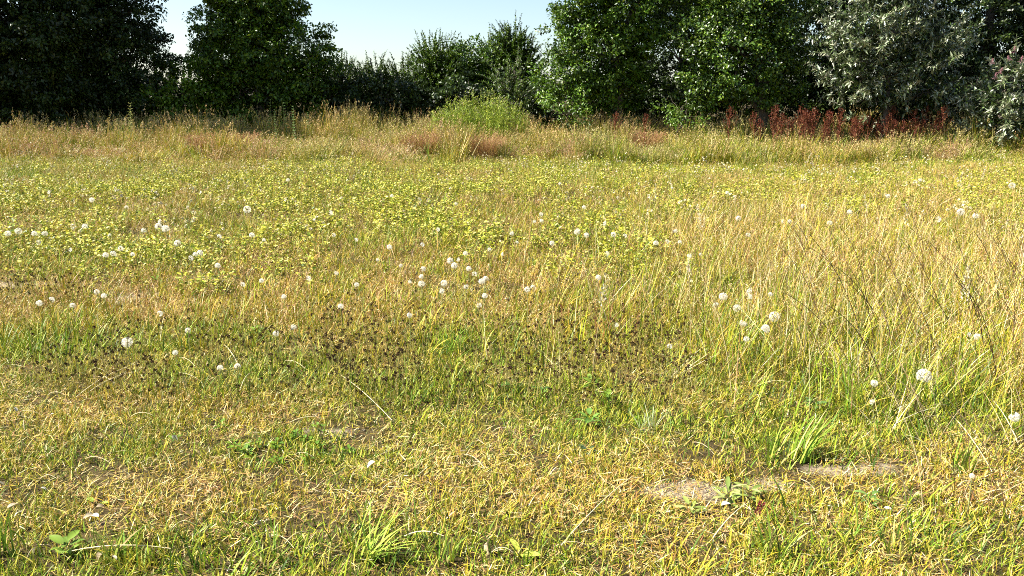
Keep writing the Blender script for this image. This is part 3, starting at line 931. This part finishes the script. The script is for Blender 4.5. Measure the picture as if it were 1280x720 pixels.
CL = [clock_meshes(130, v) for v in (-1, -.3, -.6, -1, -.1)]
clk = [(43, 292, 8), (56, 292, 7), (23, 289, 8), (10, 292, 8), (47, 303, 8), (106, 283, 9), (180, 288, 9), (198, 283, 9), (207, 286, 11), (201, 277, 8), (115, 250, 7), (158, 259, 6),
       (151, 311, 9), (132, 319, 10), (141, 318, 9), (166, 318, 6), (137, 294, 6), (222, 304, 9), (250, 316, 10), (238, 323, 8), (272, 332, 8), (274, 296, 9), (309, 262, 12), (315, 294, 9), (303, 356, 10),
       (327, 351, 9), (385, 348, 9), (121, 365, 9), (130, 370, 8), (64, 375, 9), (49, 379, 9), (91, 382, 9), (159, 428, 15), (219, 441, 9), (367, 409, 10), (345, 417, 10), (235, 413, 9), (200, 392, 9),
       (426, 383, 9), (421, 341, 8), (355, 371, 8), (529, 336, 10), (527, 346, 8), (527, 355, 10), (513, 352, 8), (555, 354, 10), (552, 364, 10), (563, 326, 10), (568, 332, 11), (572, 324, 8), (586, 336, 9), (593, 343, 9),
       (607, 349, 12), (602, 352, 10), (583, 359, 10), (606, 370, 9), (599, 382, 10), (512, 394, 10), (446, 356, 9), (472, 325, 6), (487, 309, 8), (547, 287, 7), (528, 306, 7), (582, 317, 8), (629, 318, 8),
       (612, 312, 7), (646, 303, 6), (640, 292, 8), (690, 304, 9), (676, 268, 8), (677, 276, 7), (668, 277, 6), (722, 290, 10), (733, 294, 8), (757, 280, 8), (767, 293, 8), (781, 295, 8), (759, 317, 8), (748, 347, 11),
       (770, 406, 9), (659, 362, 10), (666, 359, 9), (501, 332, 7), (820, 304, 8), (417, 294, 8), (730, 259, 7), (413, 266, 8), (923, 273, 8), (909, 241, 6), (979, 277, 7), (987, 277, 8), (1037, 279, 8), (1004, 258, 9), (1062, 265, 8),
       (1172, 274, 10), (1201, 265, 12), (1220, 270, 8), (1265, 232, 9), (904, 371, 13), (895, 382, 12), (921, 385, 12), (938, 365, 11), (937, 371, 11), (963, 368, 8), (968, 396, 16), (957, 411, 13), (930, 405, 9), (927, 404, 8), (933, 424, 9),
       (834, 302, 8), (844, 289, 8), (850, 303, 7), (837, 433, 8), (935, 294, 7), (1155, 470, 20), (1093, 479, 11), (1091, 503, 9), (1268, 521, 13), (1222, 421, 9), (1213, 418, 8), (1215, 595, 8), (275, 460, 9), (297, 458, 9),
       (244, 318, 8), (87, 312, 6), (330, 300, 6), (445, 300, 7), (862, 320, 8), (876, 318, 6), (250, 240, 5), (360, 225, 5), (700, 230, 5), (840, 235, 5), (1110, 245, 6), (60, 240, 5), (490, 245, 5), (570, 255, 6), (1150, 225, 6)]
stem_cache = {}


def stem_mesh(h):
    key = round(h, 2)
    if key not in stem_cache:
        m_ = MB()
        b = rng.normal(0, .03, 2)
        tube(m_, [[b[0], b[1], -h], [b[0] * .6, b[1] * .6, -h * .5], [0, 0, 0]], [.0022, .002, .0016], (.26, .27, .09), 5)
        stem_cache[key] = m_.mesh('stem', M_STEM)
    return stem_cache[key]


def where(px, py):
    if (px, py) == (1155, 470): return 'largest dandelion clock, at the right among the dry stalks', None
    if (px, py) == (159, 428): return 'large white dandelion clock alone at the left foreground', None
    if (px, py) == (968, 396): return 'largest dandelion clock of the right cluster before the rank dry grass', None
    if (px, py) == (748, 347): return 'tall dandelion clock alone above the bronze stems right of centre', None
    if (px, py) == (512, 394): return 'dandelion clock nearest the camera left of the bright green tuft', None
    if (px, py) == (599, 382): return 'dandelion clock lowest of the central cluster', None
    if (px, py) == (1215, 595): return 'small low white dandelion clock in the bottom right turf', None
    if (px, py) == (219, 441): return 'nearest small dandelion clock on the left, right of the large lone one', None
    if (px, py) == (770, 406): return 'dandelion clock among the reddish stems right of centre', None
    if 490 < px < 615 and 315 < py < 400: return 'white dandelion clock in the central cluster', 'dandelion clocks in the central cluster'
    if 890 < px < 970 and 360 < py < 430: return 'white dandelion clock in the cluster before the rank dry grass', 'dandelion clocks in the right cluster'
    if px > 1050 and py > 400: return 'white dandelion clock half hidden in the dry stalks at right', 'dandelion clocks in the right foreground'
    if px < 460 and py > 335: return 'white dandelion clock above the short turf at left', 'dandelion clocks left of centre'
    if px < 350 and py > 280: return 'white dandelion clock in the scattered row at far left', 'dandelion clocks in the left row'
    if px > 820: return 'distant white dandelion clock among the dry grass heads at right', 'distant dandelion clocks at right'
    return 'distant white dandelion clock among the yellow green plants', 'distant dandelion clocks in the middle'


for k, (px, py, dm) in enumerate(clk):
    h = rng.uniform(.14, .24) if py > 260 else rng.uniform(.2, .3)
    p = gp(px, py, h)
    dist = np.linalg.norm(p - np.array([0, 0, CAM_H]))
    g = float(ground_z(p[:1], p[1:2])[0])
    lab, grp = where(px, py)
    r = put('dandelion_clock', None, loc=(p[0], p[1], g))
    r.empty_display_size = .03
    tag(r, lab, 'dandelion clock', grp)
    hh = h - g
    R = dm * .5 * dist / F_PX * (.88 if dm > 12 else rng.uniform(.7, .95))
    a, b = CL[0] if dm > 14 else CL[k % 5]
    put('stem', stem_mesh(hh), r, (0, 0, hh))
    put('seed_ball', a, r, (0, 0, hh), (rng.normal(0, .3), rng.normal(0, .3), rng.random() * 6), R)
    put('seed_core', b, r, (0, 0, hh), (0, 0, rng.random() * 6), R)


# ------------------------------------------------------------------ dark seed heads
def seedhead(mb, c, r, h, pal):
    n = 40
    u = rdir(n)
    leaves(mb, c + u * r * .55 * np.array([1, 1, 1.15]), u * .5 + rdir(n), u, U(.45, .75, n) * r, .6 * r, pick(pal, n, .3))
    tube(mb, [[c[0] * 0, 0, 0], [.004, .003, h * .5], c], [.0013, .0012, .0011], (.3, .25, .08), 4)


PAL_S = [(.04, .02, .011), (.065, .032, .016), (.025, .014, .009)]
SH = []
for k in range(5):
    m_ = MB(); h = .075 + .02 * k
    seedhead(m_, np.array([.01 * k - .02, .008, h]), .0062 + .0007 * (k % 3), h, PAL_S)
    SH.append(m_)
SHM = [m.mesh('dark_seed_head', M_SEED) for m in SH]
sx, sy = [], []


def seed_field(n, boxes):
    pts = []
    for (x0, x1, y0, y1, w) in boxes:
        m = int(n * w)
        for _ in range(m):
            py = rng.triangular(y0, (y0 + y1) / 2, y1)
            p = gp(rng.uniform(x0, x1), py, .1)
            if vnoise(p[0], p[1], .3, 50) > .25:
                pts.append(p)
    return pts


sp = seed_field(2000, [(400, 860, 345, 500, .36), (120, 520, 365, 510, .24), (0, 220, 425, 480, .09), (0, 110, 340, 372, .06), (700, 900, 390, 470, .09), (520, 900, 440, 500, .05), (300, 420, 310, 345, .03)])
rng.shuffle(sp)
sp = sorted(sp, key=lambda p: p[1] + rng.normal(0, .4))
fg = [gp(px, py, .05) for (px, py) in [(488, 668), (499, 667), (472, 678), (500, 684), (404, 695), (518, 710), (428, 716), (632, 662), (800, 663), (776, 670), (705, 678), (638, 708), (660, 690), (562, 700), (30, 689), (85, 692)]]
for k, p in enumerate(fg):
    g = float(ground_z(p[:1], p[1:2])[0])
    o = put('dark_seed_head', SHM[k % 5], None, (p[0], p[1], g - .05), (0, 0, rng.random() * 6), 1.0)
    tag(o, 'single dark brown seed head in the short turf at the bottom edge', 'seed head', 'dark seed heads at the bottom edge')
NI = 270
for k, p in enumerate(sp[:NI]):
    g = float(ground_z(p[:1], p[1:2])[0])
    o = put('dark_seed_head', SHM[k % 5], None, (p[0], p[1], g), (rng.normal(0, .15), rng.normal(0, .15), rng.random() * 6), rng.uniform(.8, 1.3))
    tag(o, 'dark brown dried seed head in the near part of the speckled belt', 'seed head', 'dark seed heads of the speckled belt')
rest = np.array(sp[NI:])
scatter('dark_seed_heads', 'mass of dark brown dried seed heads across the middle of the meadow', 'seed heads', SH,
        np.stack([rest[:, 0], rest[:, 1], ground_z(rest[:, 0], rest[:, 1])], 1), rng.integers(0, 5, len(rest)), U(0, 6.28, len(rest)),
        U(.8, 1.35, len(rest))[:, None] * np.ones(3), np.ones((len(rest), 3)), M_SEED)


# ------------------------------------------------------------------ single stalks in the rank grass
def stalk(name, label, cat, group, base, lean_az, lean, bend, L, w, col, head=None):
    st = MB()
    n = 9
    p = np.zeros(3); pts = [p]
    d = np.array([cos(lean_az), sin(lean_az), 0])
    for i_ in range(n):
        th = lean + bend * (i_ / n) ** 1.3
        p = p + L / n * (sin(th) * d + np.array([0, 0, cos(th)])); pts.append(p)
    tube(st, pts, np.linspace(w, w * .45, n + 1), col, 4)
    g = float(ground_z(np.array([base[0]]), np.array([base[1]]))[0])
    r = put(name, None, loc=(base[0], base[1], g - .01))
    r.empty_display_size = .04
    tag(r, label, cat, group)
    put('stem', st.mesh('stem', M_STEM), r)
    if head:
        hm = MB()
        pal, ln, sz, cnt = head
        tip = np.array([pts[-1]]); dr = unit(pts[-1] - pts[-2])[None]
        panicle(hm, tip, dr, cnt, ln, sz, pal, .55)
        put('seed_plume', hm.mesh('seed_plume', M_G), r)
    return r


DK = (.10, .055, .03)
for k in range(60):
    px, py = rng.uniform(1010, 1340), rng.uniform(330, 500)
    b = gp(px, py)
    stalk('dark_stalk', 'thin dark brown stalk arching left over the rank dry grass', 'grass stalk', 'dark stalks in the rank grass', b,
          pi + rng.normal(0, .55), rng.uniform(.1, .5), rng.uniform(.2, .9), rng.uniform(.5, .85), .0028, np.array(DK) * rng.uniform(.7, 1.5),
          ([(.16, .08, .04), (.22, .12, .06)], .08, .009, 12) if k % 2 else None)
PL = [(.62, .54, .36), (.7, .62, .45), (.55, .46, .28)]
for (px, py, lab) in [(1024, 195, 'tallest pale feathery grass plume above the right meadow'), (1087, 238, 'pale feathery plume left of the dark arching stalks'),
                      (1140, 250, 'slim pale plume between the dark arching stalks'), (1207, 208, 'pale plume leaning right below the pink flowered shrub'),
                      (1228, 200, 'faint pale plume beside the leaning one at far right'), (1004, 186, 'small pale plume left of the tallest one'),
                      (957, 178, 'pale bleached stalk standing at the foot of the bank'), (1275, 268, 'pale stalk cut by the right edge of the photo'),
                      (1215, 330, 'thick pale straw slanting through the dark stalks'), (820, 228, 'slender pale stalk alone in the middle of the leafy meadow'),
                      (884, 250, 'slender pale stalk left of the rank dry grass'), (868, 315, 'bent pale plume at the left edge of the rank grass'),
                      (747, 335, 'pale plume beside the tall lone dandelion clock')]:
    h = rng.uniform(.5, .75)
    b = gp(px, py, h)
    ang = rng.uniform(-.3, .5)
    stalk('pale_plume', lab, 'grass plume', None, (b[0] - .1 * ang, b[1], 0), 0 if ang > 0 else pi, abs(ang) * .4, abs(ang) * .7, h, .0016, (.5, .40, .2), (PL, .16, .02, 46))
for k in range(75):
    px, py = rng.uniform(900, 1340), rng.uniform(310, 500)
    b = gp(px, py)
    stalk('straw_stalk', 'upright straw coloured stalk with a small seed head in the rank grass', 'grass stalk', 'straw stalks in the rank grass', b,
          rng.uniform(0, 6.28), rng.uniform(0, .25), rng.uniform(0, .5), rng.uniform(.4, .65), .0017, np.array([.6, .48, .24]) * rng.uniform(.7, 1.15), (G_DRY, .09, .012, 16))
for k in range(22):                                      # bronze stems right of the centre
    b = gp(rng.uniform(690, 800), rng.uniform(400, 440))
    stalk('bronze_stem', 'short bronze red stem right of the central dandelion clocks', 'stem', 'bronze stems right of centre', b,
          rng.uniform(0, 6.28), rng.uniform(0, .25), rng.uniform(0, .3), rng.uniform(.16, .3), .0018, np.array([.28, .10, .04]) * rng.uniform(.7, 1.3), ([(.2, .07, .03)], .05, .008, 10))
for k in range(60):                                      # dark twiggy stalks on the right edge
    b = gp(rng.uniform(1130, 1350), rng.uniform(440, 670))
    stalk('twiggy_stalk', 'brown twiggy dead stalk in the tangle at the right edge', 'dead stalk', 'dead stalks at the right edge', b,
          pi + rng.normal(0, .9), rng.uniform(.1, .7), rng.uniform(0, .7), rng.uniform(.25, .55), .0017, (np.array([.14, .085, .04]) if k % 2 else np.array([.42, .33, .18])) * rng.uniform(.6, 1.4), ([(.05, .03, .02), (.3, .2, .1)], .12, .008, 10) if k % 3 else None)


# fallen straws: named by the two ends seen in the photo
def fallen(px0, py0, px1, py1, label, group=None, col=(.66, .56, .32), w=.0022, z=.05):
    a, b = gp(px0, py0, .02), gp(px1, py1, z)
    mid = (a + b) / 2 + np.array([0, 0, .035])
    t = np.linspace(0, 1, 7)[:, None]
    pts = (1 - t) ** 2 * a + 2 * t * (1 - t) * mid + t ** 2 * b - a
    m_ = MB()
    tube(m_, pts, np.linspace(w, w * .6, 7), col, 4)
    g = float(ground_z(a[:1], a[1:2])[0])
    o = put('fallen_straw', m_.mesh('fallen_straw', M_STEM), None, (a[0], a[1], g + .02))
    tag(o, label, 'straw', group)


for (a0, a1, b0, b1, lab) in [(605, 435, 653, 392, 'long pale straw leaning up left of the splayed tuft'), (420, 462, 490, 522, 'pale fallen straw slanting down below the dark seed heads'),
                              (95, 498, 160, 460, 'pale fallen straw slanting in the left turf'), (110, 492, 168, 466, 'second pale straw beside the slanting one at left'),
                              (300, 492, 312, 470, 'short crooked pale straw in the green turf at left'), (85, 694, 215, 690, 'long level straw lying along the bottom left'),
                              (506, 684, 555, 684, 'short level white straw near the bottom centre'), (1180, 445, 1262, 405, 'pale straw leaning right in the tangle at right'),
                              (1170, 505, 1150, 440, 'pale straw bending down from the right splayed tuft'), (1190, 520, 1240, 590, 'long pale straw slanting through the right tangle'),
                              (700, 700, 790, 610, 'thin straw slanting up beside the bare soil'), (890, 690, 935, 645, 'bleached straw below the bare soil patch'),
                              (200, 430, 205, 395, 'thick bent pale stalk standing in the left turf'), (280, 432, 297, 455, 'short white straw lying below the left clocks')]:
    fallen(a0, a1, b0, b1, lab)
for k in range(40):
    px, py = rng.uniform(20, 1260), rng.uniform(450, 712)
    a = rng.uniform(0, 6.28); ln = rng.uniform(15, 45)
    fallen(px, py, px + ln * cos(a), py + ln * .5 * sin(a), 'small straw lying loose on the short foreground turf', 'loose straws on the foreground turf', np.array([.62, .52, .3]) * rng.uniform(.7, 1.15), .0014, .03)


# ------------------------------------------------------------------ tufts and rosettes in the foreground
def tuft(name, label, px, py, n, L, W, pal, az=None, lean=.3, bend=.9, r=.04, group=None):
    b = gp(px, py)
    g = float(ground_z(b[:1], b[1:2])[0])
    rt_ = put(name, None, loc=(b[0], b[1], g - .008))
    rt_.empty_display_size = .04
    tag(rt_, label, 'grass tuft', group)
    for j in range(n):
        m_ = MB()
        ph = U(0, 2 * pi, 1) if az is None else rng.normal(az, .8, 1)
        blades(m_, disk(1, r), U(.6, 1.1, 1) * L, U(.7, 1.2, 1) * W, ph, np.abs(rng.normal(lean, .2, 1)), U(.3, 1.2, 1) * bend, pick(pal, 1, .15), 6)
        put('blade', m_.mesh('blade', M_G), rt_)
    return rt_


BG = [(.13, .23, .018), (.19, .27, .025), (.10, .18, .015), (.30, .34, .05), (.45, .38, .14)]
tuft('broad_grass_tuft', 'broad bladed green grass tuft arching right in the right foreground', 1000, 578, 26, .24, .009, BG, .2, .35, .9)
tuft('broad_grass_tuft', 'second broad bladed tuft touching the arching one, more upright', 968, 582, 14, .2, .009, BG, None, .2, .6)
tuft('broad_grass_tuft', 'bright upright broad bladed grass tuft at the bottom right of centre', 965, 712, 22, .17, .009, BG, None, .25, .6)
tuft('broad_grass_tuft', 'bright grass tuft flopping over its shadow at the bottom left of centre', 455, 712, 34, .2, .008, [(.36, .42, .06), (.28, .36, .05), (.2, .3, .04)], .3, .7, .8)
tuft('broad_grass_tuft', 'green grass tuft in the bottom right corner turf', 1200, 600, 26, .16, .007, BG, None, .35, .7)
tuft('broad_grass_tuft', 'green grass tuft at the bottom edge left of the corner tuft', 1120, 712, 18, .14, .006, BG, None, .4, .7)
tuft('broad_grass_tuft', 'broad light blade cluster at the bottom edge near the left', 150, 708, 14, .14, .010, BG, None, .3, .5)
tuft('broad_grass_tuft', 'tall single bladed green tuft at the bottom left corner', 4, 700, 9, .17, .009, BG, None, .1, .3)
tuft('broad_grass_tuft', 'low green tuft on the bottom edge left of the flopping one', 335, 716, 20, .14, .007, BG, None, .5, .8)
tuft('broad_grass_tuft', 'thin green tuft on the bottom edge right of the flopping one', 560, 714, 18, .15, .006, BG, None, .25, .6)
tuft('fine_grass_tuft', 'bright green fine tuft below the central dandelion clocks', 568, 438, 40, .2, .005, [(.22, .36, .04), (.18, .30, .035)], None, .25, .6, .07)
tuft('fine_grass_tuft', 'smaller bright green fine tuft right of the brightest one', 622, 452, 22, .16, .005, [(.22, .34, .04), (.18, .30, .035)], None, .3, .6, .05)
tuft('fine_grass_tuft', 'pale grey green splayed tuft right of the centre turf', 808, 540, 30, .15, .004, [(.4, .44, .25), (.5, .5, .3), (.24, .32, .1)], None, .5, .6, .04)
STRAW = [(.66, .56, .33), (.74, .66, .44), (.56, .44, .22)]
tuft('splayed_straw_tuft', 'pale dry tuft with straws splayed like spokes right of centre', 690, 452, 22, .34, .004, STRAW, None, 1.0, .4, .05)
tuft('splayed_straw_tuft', 'pale dry tuft with splayed straws in the tangle at right', 1149, 452, 24, .3, .004, STRAW, None, 1.0, .4, .06)
tuft('splayed_straw_tuft', 'low pale dry tuft between the splayed tuft and the right clocks', 840, 470, 18, .28, .004, STRAW, None, 1.05, .5, .03)
for k, (px, py) in enumerate([(1060, 470), (1230, 480), (1260, 560), (1110, 540), (1000, 440), (1180, 400)]):
    tuft('splayed_straw_tuft', 'tangled dry tuft inside the rank grass at right', px, py, 16, .3, .0035, STRAW + [(.4, .3, .15)], None, .7, .6, .05, 'tangled dry tufts at right')


def leaf_blade_mesh(L, W, curl=.4):
    """a broad leaf with midrib fold and curved length"""
    mb_ = MB()
    n = 6
    V = []
    for i_ in range(n + 1):
        t = i_ / n
        w = W * (sin(pi * min(1, t ** .8)) ** .8 + .04) * .5
        x = L * (t - .15 * curl * t * t); z = L * (.25 * t - .45 * curl * t * t) + .006
        V += [[x, -w, z + w * .35], [x, 0, z], [x, w, z + w * .35]]
    q = []
    for i_ in range(n):
        for j in range(2):
            a = i_ * 3 + j
            q.append([a, a + 1, a + 4, a + 3])
    mb_.add(V, q, None, (1, 1, 1))
    return mb_


def rosette(label, px, py, n, L, W, cols, group=None, spread_az=None):
    b = gp(px, py)
    g = float(ground_z(b[:1], b[1:2])[0])
    rt_ = put('leaf_rosette', None, loc=(b[0], b[1], g))
    rt_.empty_display_size = .04
    tag(rt_, label, 'weed', group)
    for c in cols:
        pass
    ms = []
    for c in cols:
        m_ = leaf_blade_mesh(L, W, rng.uniform(.2, .7))
        m_.c = [np.tile(c, (len(m_.v[0]), 1))]
        ms.append(m_.mesh('leaf', M_G))
    for j in range(n):
        a = j * 2.4 + rng.normal(0, .3)
        s = rng.uniform(.6, 1.1)
        put('leaf', ms[j % len(ms)], rt_, (cos(a) * .01, sin(a) * .01, .004 * j), (rng.normal(0, .2), -rng.uniform(0, .35), a), s)


RG = [(.22, .27, .06), (.32, .35, .11), (.14, .19, .04)]
rosette('pale leaved rosette on the right rim of the bare soil patch', 908, 640, 14, .065, .016, RG)
rosette('second leafy rosette right of the bare soil patch', 935, 634, 12, .06, .015, RG)
rosette('small leafy rosette at the lower rim of the bare soil patch', 862, 655, 8, .06, .018, RG)
rosette('dark green broad leaved weed below the centre seed heads', 638, 482, 8, .06, .026, [(.05, .11, .02), (.07, .14, .025)])
rosette('dark leafy weed right of the broad leaved one', 676, 488, 10, .055, .022, [(.05, .11, .02), (.09, .16, .03)])
rosette('flat dark leaf lying in the turf right of centre', 735, 571, 4, .05, .022, [(.07, .11, .06), (.05, .09, .04)])
rosette('leafy green weed in the turf left of the pale splayed tuft', 738, 530, 12, .07, .026, [(.14, .25, .04), (.1, .19, .035)])
rosette('single light green leaf standing in the left turf', 122, 636, 2, .05, .022, [(.28, .4, .06)])
rosette('small green leafy weed at the bottom right turf', 1085, 640, 11, .05, .015, [(.1, .18, .04), (.16, .25, .06)])
rosette('yellow green leaf at the bottom edge near the centre', 650, 712, 3, .06, .02, [(.42, .48, .07)])
rosette('dark green weed leaf in the right meadow by the dry stalks', 1015, 512, 7, .055, .02, [(.08, .15, .04)])
for k in range(22):                                      # clover like patch
    px, py = 345 + rng.normal(0, 48), 566 + rng.normal(0, 10)
    rosette('low bright green clump in the leafy patch of the left turf', px, py, 8, .03, .015, [(.10, .19, .018), (.15, .24, .02), (.07, .14, .015)], 'green clumps of the leafy patch')
for k, (px, py) in enumerate([(195, 352), (262, 330), (290, 300), (505, 312), (478, 330), (320, 420), (85, 700), (300, 262), (520, 302), (740, 480), (760, 500)]):
    rosette('dark green leafy weed standing out in the yellow meadow', px, py, 12, .06, .024, [(.10, .17, .02), (.16, .24, .03)], 'dark green weeds in the meadow')

# dried pale leaves on the turf
dl = []
for k in range(4):
    m_ = leaf_blade_mesh(.04, .016, .6 + .5 * k)
    m_.c = [np.tile([(.46, .42, .33), (.40, .33, .22), (.52, .48, .38), (.34, .26, .16)][k], (len(m_.v[0]), 1))]
    dl.append(m_.mesh('dead_leaf', M_G))
for k, (px, py) in enumerate([(8, 622), (14, 650), (30, 655), (124, 650), (128, 662), (118, 658), (55, 625), (130, 706), (142, 712), (48, 700), (216, 558), (322, 672), (338, 680), (330, 664), (70, 530), (615, 705), (1100, 655), (1092, 658),
                              (470, 590), (480, 585), (575, 575), (720, 605), (900, 655), (1150, 640), (20, 528), (250, 600)]):
    b = gp(px + rng.normal(0, 2), py)
    g = float(ground_z(b[:1], b[1:2])[0])
    o = put('dead_leaf', dl[k % 4], None, (b[0], b[1], g + .028), (rng.normal(0, .6), rng.normal(0, .5), rng.random() * 6), rng.uniform(.7, 1.3))
    tag(o, 'small bleached dead leaf lying on the foreground turf', 'dead leaf', 'dead leaves on the foreground turf')

# red bottlebrush seed spike by the bare soil
h = .16
b = gp(938, 655, h)
r = stalk('red_seed_spike', 'dark red seed spike on a thin stalk below the bare soil patch', 'seed spike', None, b, 0, .05, .15, h, .0016, (.3, .2, .08), None)
m_ = MB()
n = 120
t = rng.random(n)
a = U(0, 6.28, n)
u = np.stack([np.cos(a), np.sin(a), np.full(n, .8)], 1)
leaves(m_, np.stack([.004 * np.cos(a), .004 * np.sin(a), t * .04], 1), u, rdir(n), .008, .004, pick([(.22, .04, .04), (.3, .07, .06), (.14, .025, .025)], n))
put('seed_brush', m_.mesh('seed_brush', M_G), r, (.018, 0, h - .01), (0, .3, 0))


# ------------------------------------------------------------------ closing touches to names and labels
for o in COL.objects:                                    # tiny florets and seeds nobody could pick apart
    if o.parent and o.name.split('.')[0] in ('seed_cluster', 'flower_spike', 'seed_plume', 'seed_heads', 'flower_tips', 'seed_brush', 'seed_ball', 'seed_core', 'foliage', 'stems', 'blades', 'crown'):
        o['kind'] = 'stuff'
ONES = ['', 'first', 'second', 'third', 'fourth', 'fifth', 'sixth', 'seventh', 'eighth', 'ninth', 'tenth', 'eleventh', 'twelfth', 'thirteenth', 'fourteenth', 'fifteenth', 'sixteenth', 'seventeenth', 'eighteenth', 'nineteenth']


def ordinal(n):
    if n < 20: return ONES[n]
    t, u = divmod(n, 10)
    return ({2: 'twentieth', 3: 'thirtieth', 4: 'fortieth'}[t] if u == 0 else {2: 'twenty', 3: 'thirty', 4: 'forty'}[t] + '-' + ONES[u])


groups = {}
for o in COL.objects:
    if o.parent is None and 'group' in o and 'label' in o:
        groups.setdefault((o['group'], o['label']), []).append(o)
for (g, lab), os_ in groups.items():
    if 1 < len(os_) <= 46 and 'straw' not in lab and 'stalk' not in lab and 'stem' not in lab:
        os_.sort(key=lambda o: o.location.x / o.location.y)
        for k_, o in enumerate(os_):
            o['label'] = lab + ', ' + ('leftmost' if k_ == 0 else 'rightmost' if k_ == len(os_) - 1 else ordinal(k_ + 1) + ' from left')
